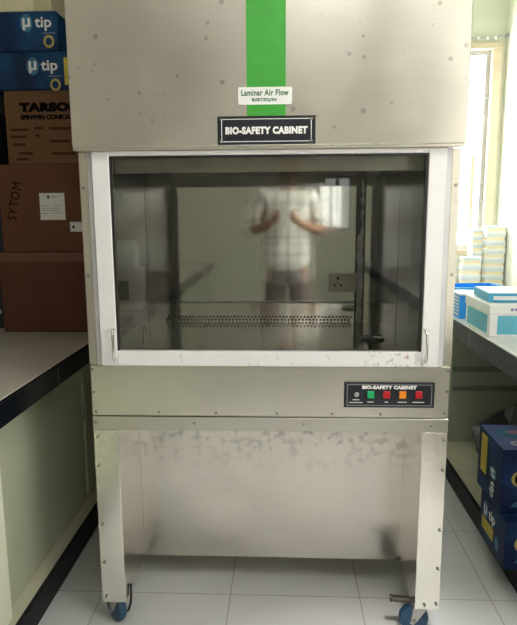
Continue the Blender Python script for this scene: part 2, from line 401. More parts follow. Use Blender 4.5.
bx(QX0 + f, QX1 - f, BY - .04, BY - .03, QZ0 + f, QZ1 - f).build('window_pane', M['rear_pane'], w)

# ------------------------------------------------------------------ counters
CL, CR = .90, .94           # tops
c = thing('lab_counter', 'grey topped lab counter with black granite edge along left wall under stacked boxes', 'counter', (-1.3, 0, 0))
e = -.855 + 1.3
bx(LX + 1.305, e - .02, -4.5, 2.98, CL - .04, CL, bev=.003).build('counter_top', M['counter_left'], c)
bx(e - .018, e, -4.5, 2.98, CL - .082, CL - .001, bev=.002).build('edge_strip', M['granite'], c)
for yy in (-2.1, -1.2, -.3 + .66, 1.2): bx(e, e + .0006, yy, yy + .003, CL - .08, CL - .003).build('edge_joint', M['joint'], c)
bx(LX + 1.305, e - .075, -4.5, 2.98, .10, CL - .042).build('base_panel', M['panel'], c)
pl = bx(LX + 1.305, e - .02, -4.5, 2.98, .002, .10).build('ledge', M['ledge'], c)
bx(e - .019, e, -4.5, 2.98, .002, .10, bev=.001).build('plinth', M['plinth'], c)
bx(e - .0745, e - .042, -.40, -.075, .101, CL - .083).build('pillar', M['wall'], c)
for yy, y2 in ((.80, 1.42),):
    d = bx(e - .0745, e - .060, yy, y2, .125, CL - .10, bev=.003).build('cabinet_door', M['panel'], c)
    for zz in (.515,):
        MB().box(e - .0595, e - .055, yy - .018, yy + .006, zz, zz + .085, .001).cyl((e - .054, yy - .002, zz), (e - .054, yy - .002, zz + .085), .005, seg=10).build('hinge', M['screw'], d)
    MB().box(e - .0595, e - .03, yy + .12, yy + .14, .40, .44, .004).build('door_knob', M['iron'], d)

c = thing('lab_counter', 'white topped lab counter with slate grey edge along right wall by the window', 'counter', (1.4, 0, 0))
e = .965 - 1.4
bx(e + .02, RX - 1.405, -4.5, 2.965, CR - .035, CR, bev=.003).build('counter_top', M['counter_right'], c)
bx(e, e + .019, -4.5, 2.965, CR - .10, CR - .006, bev=.002).build('edge_strip', M['granite_right'], c)
bx(e - .002, e + .019, -4.5, 2.965, CR - .0055, CR, bev=.001).build('edge_lip', M['counter_right'], c)
for yy in (-1.8, -.9, 0, .98, 1.9): bx(e - .0006, e, yy, yy + .004, CR - .098, CR - .008).build('edge_joint', M['joint'], c)
p = MB().box(e + .105, RX - 1.405, 1.62, 2.96, .101, CR - .037).build('base_panel', M['panel_r'], c)
for z0 in (.43, .55): bx(e + .11, RX - 1.41, 1.606, 1.62, z0, z0 + .030, bev=.002).build('drawer_rail', M['rail_shade'], p)
bx(.978 - 1.4 + .02, RX - 1.405, -4.5, 2.965, .002, .10).build('ledge', M['ledge'], c)
bx(.978 - 1.4, .978 - 1.4 + .019, -4.5, 2.965, .002, .10, bev=.001).build('plinth', M['plinth'], c)
bx(RX - 1.44, RX - 1.405, -4.5, 1.6, .101, CR - .037).build('back_panel', M['panel_r'], c)

# ------------------------------------------------------------------ the cabinet
cab = thing('biosafety_cabinet', 'tall stainless steel laminar flow cabinet with glass sash on wheeled stand', 'cabinet')
def cp(name, mb, m, parent=cab, smooth=False): return mb.build(name, M[m] if isinstance(m, str) else [M[k] for k in m], parent, smooth)
W = .6
hood = cp('hood', bx(-W, W, -.05, .63, 1.699, 2.55, bev=.004), 'hood')
cp('hood_lip', bx(-W + .002, W - .002, -.048, -.01, 1.692, 1.699), 'shell', hood)
for s in (-1, 1):
    cp('side_wall', bx(min(s * .571, s * W), max(s * .571, s * W), .0, .63, 1.0, 1.692, bev=.003), 'shell')
    cp('side_lining', bx(min(s * .522, s * .535), max(s * .522, s * .535), .012, .56, 1.045, 1.692), 'dull' if s < 0 else 'dull_skylit')
    cp('sash_track', bx(min(s * .553, s * .5705), max(s * .553, s * .5705), -.008, .05, 1.0, 1.692, bev=.002), 'track')
body = cp('rear_panel', bx(-.57, .57, .585, .629, 1.0, 1.69), 'shell')
cp('back_lining', bx(-.521, .521, .555, .57, 1.048, 1.69), 'mirror')
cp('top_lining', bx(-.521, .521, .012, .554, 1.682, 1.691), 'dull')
deck = cp('work_surface', bx(-.521, .521, .012, .554, 1.040, 1.048), 'deck')
mb = MB()
for r_ in range(2):
    for k in range(53):
        x = -.445 + k * .0148 + r_ * .0074; z = 1.0555 + r_ * .0125
        mb.cyl((x, .5543, z), (x, .5552, z), .0046, seg=8)
cp('perforated_grille', mb, 'hole')
cp('lintel', bx(-.500, .500, .055, .075, 1.630, 1.681, bev=.002), 'lintel')
cp('front_panel', bx(-W, W, .0, .63, .820, .9985, bev=.004), 'shell')
cp('ledge_strip', bx(-.571, .571, .0, .03, .999, 1.001), 'shell')
# sash: white aluminium frame, black gasket, glass, wire handles
mb = MB(); fx, fi, z0, z1, zi0, zi1 = .551, .497, 1.002, 1.691, 1.052, 1.677
mb.box(-fx, -fi, -.022, .010, z0, z1, .002); mb.box(fi, fx, -.022, .010, z0, z1, .002)
mb.box(-fi, fi, -.022, .010, z0, zi0, .002); mb.box(-fi, fi, -.022, .010, zi1, z1, .002)
sash = cp('sash_frame', mb, 'white_frame')
mb = MB(); g = .007
mb.box(-fi, -fi + g, -.016, -.0065, zi0, zi1); mb.box(fi - g, fi, -.016, -.0065, zi0, zi1); mb.box(-fi + g, fi - g, -.016, -.0065, zi1 - g, zi1)
cp('gasket', mb, 'gasket', sash)
cp('glass_pane', bx(-fi + g, fi - g, -.006, -.003, zi0, zi1 - g), 'pane', sash)
for s, x in ((-1, -.505), (1, .505)):
    zt = 1.125
    pts = [(x, -.022, zt), (x, -.036, zt + .002), (x + .002, -.046, zt - .012), (x + .003, -.048, zt - .05), (x + .003, -.046, 1.035), (x + .003, -.036, 1.024), (x + .003, -.022, 1.026)]
    cp('sash_handle', MB().tube(pts, .0045, 10), 'chrome', sash, True)
# inside fittings
sk = cp('socket_plate', bx(.238, .352, .546, .555, 1.174, 1.250, bev=.003), 'ivory')
mb = MB()
for x, z, r_ in ((.276, 1.232, .0062), (.263, 1.203, .0048), (.289, 1.203, .0048), (.276, 1.214, .003)): mb.cyl((x, .5445, z), (x, .546, z), r_, seg=12)
cp('socket_hole', mb, 'hole', sk)
cp('rocker_switch', bx(.316, .342, .540, .546, 1.192, 1.234, bev=.003), 'ivory', sk)
t = bmesh.new(); prev = None
rows = 34; A = []
for i in range(rows + 1):
    z = 1.05 + (1.64 - 1.05) * i / rows
    up = z > 1.41
    w_ = (.003 + random.random() * .006) if up else (.0125 + random.uniform(-.003, .002))
    if up and random.random() < .35: w_ = .0015
    cx_ = .366 + (.006 if up else 0) + random.uniform(-.002, .002)
    A.append((cx_ - w_, cx_ + w_, z))
mb = MB(); pts = [(a, z) for a, b, z in A] + [(b, z) for a, b, z in reversed(A)]
mb.prism(pts, .549, .5548); cp('sealant_strip', mb, 'putty')
cp('seam_strip', bx(.346, .386, .5535, .5549, 1.05, 1.682), 'gasket')
tp = cp('gas_tap', MB().cyl((-.462, .22, 1.048), (-.462, .22, 1.072), .008).cyl((-.462, .22, 1.072), (-.462, .22, 1.09), .005).box(-.487, -.437, .215, .225, 1.09, 1.095, .002), 'chrome', cab, True)
cp('tap_flange', MB().lathe([(.004, .0485), (.042, .0485), (.045, .053), (.040, .056), (.033, .0525), (.004, .052)], (.372, .20, 1.0)), 'chrome', cab, True)
# sign, tape and paper label on the hood
sg = cp('name_plate', bx(-.148, .148, -.0545, -.0502, 1.703, 1.786, bev=.001), 'plate_black')
mb = MB(); q = .0555
for a in ((-.136, .136, 1.711, 1.7128), (-.136, .136, 1.7762, 1.778), (-.136, -.1342, 1.711, 1.778), (.1342, .136, 1.711, 1.778)): mb.box(a[0], a[1], -q, -.0545, a[2], a[3])
cp('plate_border', mb, 'white_ink', sg)
for x, z in ((-.137, 1.777), (.137, 1.777), (-.137, 1.712), (.137, 1.712)): cp('screw', MB().cyl((x, -.0575, z), (x, -.0545, z), .0042, seg=12), 'chrome', sg)
text('lettering', 'BIO-SAFETY CABINET', M['white_ink'], sg, (0, -.0545, 1.744), X, Z, w=.248, h=.022, bold=.055, spacing=1.08)
cp('green_tape', bx(-.0585, .0585, -.0512, -.0501, 1.787, 2.55), 'green_tape')
lb = cp('paper_label', bx(-.084, .077, -.0535, -.0515, 1.819, 1.869), 'paper')
text('lettering', 'Laminar Air Flow', M['green_ink'], lb, (-.004, -.0535, 1.853), X, Z, w=.142, h=.018, bold=.03, depth=.0006, spacing=1.08)
text('lettering', 'BI/BT/EQ/04', M['green_ink'], lb, (-.006, -.0535, 1.832), X, Z, w=.074, h=.011, bold=.045, depth=.0006, spacing=1.1)
# control panel
ct = cp('control_panel', bx(.253, .549, -.006, -.0004, .859, .946, bev=.002), 'plate_black')
mb = MB()
for a in ((.262, .540, .866, .8676), (.262, .540, .937, .9386), (.262, .2636, .866, .9386), (.5384, .540, .866, .9386)): mb.box(a[0], a[1], -.0068, -.006, a[2], a[3])
cp('panel_border', mb, 'grey_ink', ct)
text('lettering', 'BIO-SAFETY CABINET', M['white_ink'], ct, (.401, -.006, .929), X, Z, w=.178, h=.0125, bold=.06, spacing=1.1)
for x, mm in ((.340, 'sw_green'), (.392, 'sw_red'), (.4445, 'sw_orange'), (.497, 'sw_red')):
    sw = cp('rocker_switch', bx(x - .0115, x + .0115, -.012, -.006, .892, .917, bev=.002), mm, ct)
    cp('switch_bezel', bx(x - .0135, x + .0135, -.0075, -.006, .890, .919), 'plate_black', sw)
cp('fuse_knob', MB().cyl((.2935, -.010, .905), (.2935, -.006, .905), .0085).cyl((.2935, -.015, .905), (.2935, -.010, .905), .005), 'chrome', ct, True)
for x, z, w_ in ((.292, .886, .022), (.292, .8765, .044), (.340, .8785, .020), (.392, .8785, .010), (.4445, .8785, .030), (.497, .8785, .038)):
    cp('caption_line', bx(x - w_ / 2, x + w_ / 2, -.0066, -.006, z - .0013, z + .0013), 'white_ink', ct)
# stand
ZB = .116
cp('stand_rail', bx(-W, W, .002, .63, .7705, .8175, bev=.0012), 'railsteel')
for s in (-1, 1):
    a, b = (-W, -.515) if s < 0 else (.515, W)
    cp('leg', bx(a, b, .0026, .60, ZB, .7702, bev=.0015), 'legsteel')
t = bmesh.new(); nx, nz = 60, 38; grid = []
for j in range(nz + 1):
    row = []
    for i in range(nx + 1):
        u, v = i / nx, j / nz; x = -.5145 + 1.029 * u; z = .125 + .645 * v
        e_ = math.sin(math.pi * u) * math.sin(math.pi * v)        # sheet held at its edges, gently dished
        y = .292 + e_ * (.007 * math.sin(4.2 * u + 2.4 * v) + .004 * math.cos(7.5 * u - 5 * v + .8) + .002 * math.sin(13 * u + 9 * v))
        row.append(t.verts.new((x, y, z)))
    grid.append(row)
for j in range(nz):
    for i in range(nx): t.faces.new((grid[j][i], grid[j][i + 1], grid[j + 1][i + 1], grid[j + 1][i]))
bmesh.ops.solidify(t, geom=t.faces[:], thickness=-.006)
bmesh.ops.recalc_face_normals(t, faces=t.faces[:])
b = MB(); b.merge(t); cp('back_panel', b, 'bench', cab, True)
cp('bracket', MB().prism([(-.004 + .508, ZB + .004), (.508, .125), (.475, .13)], .288, .2915, 'xz'), 'legsteel')
# screws on the faces
def screw(x, y, z): cp('screw', MB().lathe([(.0035, 0), (.0052, .0012), (.0042, .003), (.0012, .0034)], (x, y, z), 'y', 10), 'screw')
mbs = []
for x, z in ((-.585, .835), (-.37, .836), (-.175, .835), (.03, .835), (.215, .835), (.375, .835), (.585, .84), (-.590, .905), (.59, .985), (.59, .915), (-.59, .985)): mbs.append((x, -.0034, z))
for x in (-.588, -.25, .12, .545): mbs.append((x, -.0014, .797))
for z in (.745, .64, .42, .275, .14): mbs.append((-.586, -.0034, z)); mbs.append((.588, -.0034, z))
for x in (.548,): mbs.append((x, -.0034, .135))
for z in (1.58, 1.30): mbs.append((.587, -.0034, z)); mbs.append((-.587, -.0034, z))
for p_ in mbs: screw(*p_)
# castors
def castor(x, y, rz, pedal):
    f = cp('castor', MB().cyl((0, 0, ZB - .006), (0, 0, ZB - .0005), .032).box(-.026, .026, -.024, .024, ZB - .013, ZB - .006, .002)
           .prism([(-.024, ZB - .012), (.024, ZB - .012), (.030, .055), (.034, .040), (.022, .036), (.010, .050)], -.023, -.0185, 'yz')
           .prism([(-.024, ZB - .012), (.024, ZB - .012), (.030, .055), (.034, .040), (.022, .036), (.010, .050)], .0185, .023, 'yz'), 'hub_grey')
    f.location = (x, y, 0); f.rotation_euler.z = rz
    cp('wheel', MB().lathe([(.008, -.017), (.034, -.017), (.048, -.014), (.052, -.006), (.052, .006), (.048, .014), (.034, .017), (.008, .017)], (0, .020, .0525), 'x', 32), 'blue_rubber', f, True)
    cp('axle', MB().cyl((-.026, .020, .0525), (.026, .020, .0525), .008, seg=12), 'screw', f, True)
    if pedal == 'bar': cp('brake_pedal', bx(-.012, .012, .034, .098, .112, .128, bev=.003).cyl((0, .098, .120), (0, .106, .120), .013, seg=12).box(-.010, .010, .024, .036, .098, .126, .002), 'pedal', f)
    if pedal == 'lever': cp('brake_pedal', MB().tube([(a_ * math.cos(rz) + b_ * math.sin(rz), b_ * math.cos(rz) - a_ * math.sin(rz), c_) for a_, b_, c_ in ((.046, .0, .155), (.047, -.002, .135), (.047, -.004, .105), (.043, -.004, .075), (.034, .0, .05), (.020, .006, .036))], .0045), 'iron', f, True)
castor(-.556, .055, .8, 'lever')
castor(.543, .048, math.radians(84), 'bar')
castor(-.555, .53, .5, None); castor(.55, .53, -.4, None)

# ------------------------------------------------------------------ boxes on the left counter
k = (1.05 + 1.885) / (1.25 + 1.885)
def bxz(x, z): return (.0565 + k * (x - .0565), 1.489 + k * (z - 1.489))
FYB = 1.05
def carton(name, label, cat, x0, x1, z0, z1, m, depth=.42, y=FYB, rz=0, group=None, bev=.004):
    """closed carton; root at the middle of its base, front face at local y = -depth/2"""
    r = thing(name, label, cat, ((x0 + x1) / 2, y + depth / 2, z0), rz, group)
    w = (x1 - x0) / 2
    b = MB().box(-w, w, -depth / 2, depth / 2, .0005, z1 - z0 - .0005, bev).build('carton_body', M[m], r)
    return r, w, -depth / 2
x_r = -.70
# big brown boxes
xa = bxz(-1.506, 0)[0]; zt = bxz(0, 1.304)[1]; zu = bxz(0, 1.768)[1]
r, w, fy = carton('cardboard_box', 'plain dark brown cardboard box standing on the left counter, lowest of the stack', 'box', xa, -.87, CL, zt, 'card2', .6)
bx(-w + .001, w - .001, fy - .0012, fy - .0002, zt - CL - .05, zt - CL - .004).build('packing_tape', M['tape'], r)
bx(-.03, .03, fy, -fy, zt - CL - .0005, zt - CL - .0001).build('packing_tape', M['tape'], r)
xb = bxz(-1.475, 0)[0]
r, w, fy = carton('cardboard_box', 'large brown cardboard box with white shipping label and handwriting, second from bottom', 'box', xb, -.87, zt, zu, 'card', .58)
r_ox = (xb - .87) / 2
def onb(x, z, z0=zt): a, b = bxz(x, z); return a - r_ox, b - z0
(x0, z0), (x1, z1) = onb(-1.257, 1.475), onb(-1.121, 1.617)
l = bx(x0, x1, fy - .0015, fy - .0002, z0, z1).build('shipping_label', M['paper'], r)
mb = MB()
mb.box(x0 + .04, x0 + .052, fy - .002, fy - .0014, z1 - .028, z1 - .010)
cu = mb.build('label_mark', M['green_ink'], l)
bx(x0 + .056, x0 + .09, fy - .002, fy - .0014, z1 - .021, z1 - .016).build('printed_line', M['grey_ink'], l)
for i, (a, b, zz) in enumerate(((.008, .045, .066), (.075, .108, .066), (.008, .11, .080), (.008, .10, .092), (.06, .11, .104), (.008, .05, .108))): bx(x0 + a, x0 + b, fy - .002, fy - .0014, z1 - zz * .95, z1 - zz * .95 + .003).build('printed_line', M['grey_ink'], l)
(x0, z0), (x1, z1) = onb(-1.099, 1.412), onb(-1.01, 1.464)
l = bx(x0, x1, fy - .0015, fy - .0002, z0, z1).build('handling_label', M['paper'], r)
MB().cyl((x0 + .018, fy - .002, z0 + .024), (x0 + .018, fy - .0014, z0 + .024), .007, seg=12).build('label_mark', M['ink'], l)
ox, oz = onb(-1.395, 1.575)
text('handwriting', 'SYTOM', M['ink'], r, (ox, fy - .0002, oz), Vector((.22, 0, .975)), Vector((-.975, 0, .22)), w=.19, h=.048, depth=.0008, spacing=1.15)
# conical tube carton
xc = bxz(-1.412, 0)[0]; zv = bxz(0, 2.142)[1]
r, w, fy = carton('cardboard_box', 'tan cardboard carton printed with bold black lettering under the blue boxes', 'box', xc, -.90, zu, zv, 'card3', .5)
r_ox = (xc - .90) / 2
def pxz(px, py): return bxz(-1.4095 + (px - 4) * .0053, 2.145 - (py - 90) * .00502)   # picture position -> carton face
a, b = pxz(18.5, 107.5)
wtxt = .26
text('lettering', 'TARSONS', M['ink'], r, (a - r_ox + .172, fy - .0002, b - zu), X, Z, w=.345, h=.045, bold=.085, spacing=1.08, depth=.0008)
a, b = pxz(19, 117.5)
text('lettering', 'SPINWIN CONICAL', M['ink'], r, (a - r_ox + .131, fy - .0002, b - zu), X, Z, w=.262, h=.024, bold=.065, depth=.0008)
mb = MB()
for px, py, wd in ((8, 130, .09), (32, 128.5, .045), (47, 129, .12), (8, 137, .075), (33, 136, .02), (10, 145, .06), (47, 142, .10), (15, 154, .07), (48, 154.5, .12), (12, 160, .06)):
    a, b = pxz(px, py); bx(a - r_ox, a - r_ox + wd, fy - .0008, fy - .0001, b - zu - .006, b - zu + .006).build('printed_line', M['faded'], r)
# blue pipette tip boxes
def utip(r, fy, cx, cz, s=1., U=X, V=Z, org=None, halo=True):
    O = Vector((cx, fy, cz)) if org is None else Vector(org); N = U.cross(V)
    def disc(name, c, ru, rv, m, hole=0, d=.0008):
        t = bmesh.new(); n = 28
        o_ = [t.verts.new(c + U * ru * math.cos(i * math.tau / n) + V * rv * math.sin(i * math.tau / n) + N * d) for i in range(n)]
        if hole:
            i_ = [t.verts.new(c + U * ru * hole * math.cos(i * math.tau / n) + V * rv * hole * math.sin(i * math.tau / n) + N * d) for i in range(n)]
            for i in range(n): t.faces.new((o_[i], o_[(i + 1) % n], i_[(i + 1) % n], i_[i]))
        else: t.faces.new(o_)
        g = bmesh.ops.extrude_face_region(t, geom=t.faces[:])
        for v in [v for v in g['geom'] if isinstance(v, bmesh.types.BMVert)]: v.co -= N * (d - .0001)
        bmesh.ops.recalc_face_normals(t, faces=t.faces[:])
        b = MB(); b.merge(t); return b.build(name, M[m], r)
    if halo: disc('logo_halo', O - U * .046 * s, .029 * s, .040 * s, 'halo')
    text('lettering', '\u00b5', M['white_ink'], r, O - U * .046 * s + N * .0008 - V * .004 * s, U, V, w=.036 * s, h=.052 * s, bold=.02, depth=.0006)
    text('lettering', 'tip', M['white_ink'], r, O + U * .032 * s + N * .0002 - V * .004 * s, U, V, w=.078 * s, h=.060 * s, bold=.02, depth=.0008)
    return disc
zw = bxz(0, 2.329)[1]; zx = bxz(0, 2.522)[1]
yf = FYB - .01
def tipbox(label, x0, x1, z0, z1, tx, tz, ring, lab):
    r, w, fy = carton('pipette_tip_box', label, 'box', x0, x1, z0, z1, 'navy', .40, yf, 0, 'blue printed pipette tip boxes')
    ox = (x0 + x1) / 2
    disc = utip(r, fy, tx - ox, tz - z0, 1.04)
    disc('gold_emblem', Vector((ring[0] - ox, fy, ring[1] - z0)), .026, .029, 'gold', .62)
    disc('gold_emblem', Vector((-w + .022, fy, tz - z0 + .002)), .020, .022, 'gold', .5)
    bx(tx - ox + .028, tx - ox + .09, fy - .0008, fy - .0002, tz - z0 - .048, tz - z0 - .045).build('caption_line', M['grey_ink'], r)
    return r, w, fy
def P(px, py): return bxz(-1.428 + px * .00525, 2.525 - (py - 12) * .00497)
a = P(41.5, 24); g = P(53, 42)
r, w, fy = tipbox('upper blue pipette tip box, directly under the cream carton', P(-14, 0)[0], P(62, 0)[0], zw, zx, a[0], a[1], g, 0)
a = P(45, 66); g = P(57, 84.5)
r, w, fy = tipbox('lower blue pipette tip box resting on the tan lettered carton', P(-12, 0)[0], -.90, zv, zw, a[0], a[1], g, 1)
x0 = P(66.5, 0)[0] - (P(-12, 0)[0] - .90) / 2
bx(x0, x0 + .06, fy - .0012, fy - .0002, .02, .145).build('yellow_label', M['yellow'], r)
xq = P(57.5, 0)[0]
r, w, fy = carton('cream_carton', 'pale cream carton on top of the blue boxes, cut by the photo edge', 'box', P(-14, 0)[0], xq, zx, zx + .24, 'creambox', .4, yf)
bx(w - .085, w - .001, fy - .0015, fy - .0002, .004, .236).build('flap', M['creamflap'], r)
r = thing('cupboard', 'tall dark blue cupboard standing on the left counter behind the box stack', 'cupboard', (-1.07, 2.0, CL))
bx(-.36, .36, -.25, .25, .0005, 2.3, bev=.004).build('cupboard_body', M['darkcarton'], r)
for x0 in (-.355, .003):
    d = bx(x0, x0 + .352, -.262, -.2505, .01, 2.29, bev=.003).build('door', M['darkcarton'], r)
    bx(x0 + (.31 if x0 < 0 else .03), x0 + (.322 if x0 < 0 else .042), -.285, -.2625, 1.0, 1.12, bev=.003).build('door_handle', M['chrome'], d)
xl = bxz(-1.512, 0)[0]
r, w, fy = carton('dark_carton', 'dark blue carton at the far left photo edge beside the brown boxes, lower one', 'box', LX + .005, xa - .004, CL, 1.33, 'darkcarton', .4, FYB + .1)
utip(r, fy, w - .04, .09, .5, halo=False)
carton('dark_carton', 'dark blue carton at the far left photo edge beside the tan carton, upper one', 'box', LX + .005, xa - .004, 1.331, 2.02, 'darkcarton', .4, FYB + .1)

# ------------------------------------------------------------------ under the right counter
def sidebox(label, z0, z1, y0, y1, rot):
    x0, x1 = .92, 1.36
    r = thing('pipette_tip_box', label, 'box', ((x0 + x1) / 2, (y0 + y1) / 2, z0), 0, 'blue printed pipette tip boxes'); w = (x1 - x0) / 2; d = (y1 - y0) / 2; h = z1 - z0
    bx(-w, w, -d, d, .0005, h - .0005, bev=.003).build('carton_body', M['navy2'], r)
    mY = Vector((0, -1, 0))
    if rot:   # lying on its side: the print runs downwards
        mb = MB().box(-w - .0012, -w - .0001, .035, .105, .085, h - .018); mb.build('yellow_label', M['yellow'], r)
        utip(r, 0, 0, 0, .92, Vector((0, 0, -1)), mY, (-w, -.045, .088))
        tp_ = bx(-w + .002, w - .002, -d + .002, d - .002, h - .0004, h + .0004).build('lid_print', M['navytop'], r)
        MB().prism([(-w + .10 + .07 * math.cos(i * math.tau / 24), .04 + .05 * math.sin(i * math.tau / 24)) for i in range(24)], h + .0004, h + .001, 'xy').build('print_patch', M['halo'], tp_)
        MB().prism([(-w + .12 + .045 * math.cos(i * math.tau / 24), .05 + .022 * math.sin(i * math.tau / 24)) for i in range(24)], h + .001, h + .0016, 'xy').build('print_patch', M['pink'], tp_)
        MB().lathe([(.024, h + .0004), (.024, h + .0012), (.014, h + .0012), (.014, h + .0004)], (-w + .075, -.075, 0)).build('ring_print', M['white_ink'], tp_)
    else:
        mb = MB().box(-w - .0012, -w - .0001, -.02, .115, .045, .098); mb.build('yellow_label', M['yellow'], r)
        disc = utip(r, 0, 0, 0, .95, mY, Z, (-w, .035, .138))
        disc('pale_emblem', Vector((-w, -.062, .062)), .020, .03, 'halo')
    U, V = X, Z
    b = MB().lathe([(.033, -d - .0010), (.033, -d - .0002), (.022, -d - .0002), (.022, -d - .0010)], (-w + .070, 0, h * .55), 'y'); b.build('gold_emblem', M['gold'], r)
    for zz, xx in ((.03, .04), (.055, .11)):
        MB().prism([(-w + xx, zz), (-w + xx + .015, zz + .022), (-w + xx + .07, zz + .016), (-w + xx + .08, zz + .004)], -d - .001, -d - .0002, 'xz').build('splash_print', M['halo'], r)
    return r
sidebox('blue pipette tip box resting on the plinth under right counter, with diagonal lettering, bottom one', .1, .2985, .275, .565, False)
sidebox('blue pipette tip box on its side with upright yellow label, topmost of the floor pair', .30, .572, .345, .63, True)
# black bag behind them
def blob(name, m, parent, pts, amp, seed, sub=3):
    """crumpled sheet-plastic mass around a hull of points"""
    t = bmesh.new()
    for p_ in pts: t.verts.new(p_)
    bmesh.ops.convex_hull(t, input=t.verts[:])
    bmesh.ops.triangulate(t, faces=t.faces[:])
    bmesh.ops.subdivide_edges(t, edges=t.edges[:], cuts=sub, use_grid_fill=True)
    rnd = random.Random(seed); t.normal_update()
    from mathutils import noise as mn
    for v in t.verts:
        f = mn.noise(v.co * 9 + Vector((seed, 0, 0))) * .7 + mn.noise(v.co * 23) * .4
        v.co += v.normal * f * amp
    zmin = min(v.co.z for v in t.verts)
    for v in t.verts: v.co.z -= zmin
    b = MB(); b.merge(t); return b.build(name, M[m], parent, True)
bag = thing('plastic_bag', 'crumpled black plastic bag behind the blue boxes under right counter', 'bag', (1.30, 1.12, .1015))
blob('bag_body', 'bag', bag, [(-.20, -.1, .06), (-.24, -.05, .20), (-.26, 0, .26), (-.13, -.16, 0), (.25, -.16, 0), (.25, .2, 0), (-.12, .2, 0), (.3, 0, .36), (.02, .05, .36), (.1, -.12, .31), (-.1, .1, .30), (.3, .18, .30)], .03, 3)
blob('bag_fold', 'bagv', bag, [(-.10, -.05, 0), (-.12, .05, 0), (.2, -.12, 0), (.22, .14, 0), (-.06, 0, .10), (.24, 0, .14), (.1, -.10, .08)], .02, 11).location = (.02, 0, .30)

# ------------------------------------------------------------------ on the right counter
r = thing('storage_carton', 'white lidded carton with sky blue side panels on the right counter', 'box', (1.235, .935, CR)); w, d, h = .255, .175, .150
bx(-w, w, -d, d, .0005, h - .024, bev=.003).build('carton_body', M['whitecard'], r)
bx(-w + .035, w - .03, -d - .001, -d - .0001, .012, .098).build('blue_panel', M['cyan'], r)
bx(-w - .001, -w - .0001, -d + .03, d - .03, .012, .098).build('blue_panel', M['cyan'], r)
bx(-w - .005, w + .005, -d - .005, d + .005, h - .045, h, bev=.004).build('lid', M['whitecard'], r)
for q_ in range(7): bx(-.165 + q_ * .017, -.152 + q_ * .017, -d - .006, -d - .0051, h - .029, h - .017).build('faint_print', M['purple'], r)
r = thing('flat_box', 'flat blue and white box lying on top of the white lidded carton', 'box', (1.235, .94, CR + h + .0005), math.radians(-4)); w, d, hh = .235, .14, .042
bx(-w, w, -d, d, .0005, hh, bev=.003).build('carton_body', M['azure2'], r)
bx(-w + .006, w - .006, -d + .006, d - .006, hh + .0001, hh + .0012).build('top_print', M['whitecard'], r)
bx(-w + .02, -w + .14, -d - .001, -d - .0001, .012, .03).build('white_stripe', M['whitecard'], r)
# azure rack
r = thing('tube_rack', 'bright blue plastic rack with open slots beside the white carton, next to cabinet', 'rack', (1.045, 1.31, CR)); w, d, h2 = .06, .075, .125
mb = MB(); mb.box(-w, w, -d, d, .0005, .01); mb.box(-w, w, -d, -d + .006, .01, h2); mb.box(-w, w, d - .006, d, .01, h2); mb.box(-w, -w + .006, -d + .006, d - .006, .01, h2); mb.box(w - .006, w, -d + .006, d - .006, .01, h2)
mb.build('rack_body', M['azure'], r)
mb = MB()
for i in range(6): mb.box(-w - .0008, -w + .001, -d + .012, d - .012, .018 + i * .018, .024 + i * .018)
mb.build('slot_row', M['whitecard'], r)
bx(-w - .004, w + .004, -d - .004, d + .004, h2, h2 + .012, bev=.003).build('lid', M['palelid'], r)
r = thing('blue_tray', 'low bright blue plastic tray in front of the white tip racks', 'tray', (1.33, 2.12, CR)); w, d, h2 = .16, .13, .075
mb = MB(); mb.box(-w, w, -d, d, .0005, .006); mb.box(-w, w, -d, -d + .006, .006, h2); mb.box(-w, w, d - .006, d, .006, h2); mb.box(-w, -w + .006, -d + .006, d - .006, .006, h2); mb.box(w - .006, w, -d + .006, d - .006, .006, h2)
mb.build('tray_body', M['azure'], r)
mb = MB(); mb.box(-w - .012, w + .012, -d - .012, -d, h2 - .004, h2 + .002); mb.box(-w - .012, w + .012, d, d + .012, h2 - .004, h2 + .002); mb.box(-w - .012, -w, -d, d, h2 - .004, h2 + .002); mb.box(w, w + .012, -d, d, h2 - .004, h2 + .002)
mb.build('rim', M['azure2'], r)
r = thing('plastic_sheet', 'thin sky blue plastic sheet lying flat behind the blue rack', 'sheet', (1.23, 1.62, CR))
bx(-.15, .16, -.10, .10, .0005, .014, bev=.004).build('lid_plate', M['azure2'], r)
bx(-.12, .13, -.07, .07, .014, .018, bev=.002).build('raised_panel', M['whitecard'], r)
r = thing('paper_stack', 'loose stack of white paper lying behind the flat blue box', 'paper', (1.55, 1.50, CR), math.radians(12))
for i in range(3):
    o = bx(-.15, .15, -.11, .11, .0005 + i * .012, .0115 + i * .012, bev=.001).build('sheet_bundle', M['paper'], r); o.rotation_euler.z = (i - 1) * .08
r = thing('plastic_tub', 'white plastic tub by the right wall at the photo edge', 'tub', (1.63, 1.93, CR))
MB().lathe([(.01, .0005), (.055, .0005), (.068, .15), (.070, .16), (.01, .16)]).build('tub_body', M['clear'], r, True)
MB().lathe([(.01, .161), (.075, .161), (.075, .180), (.01, .184)]).build('lid', M['whitecard'], r, True)
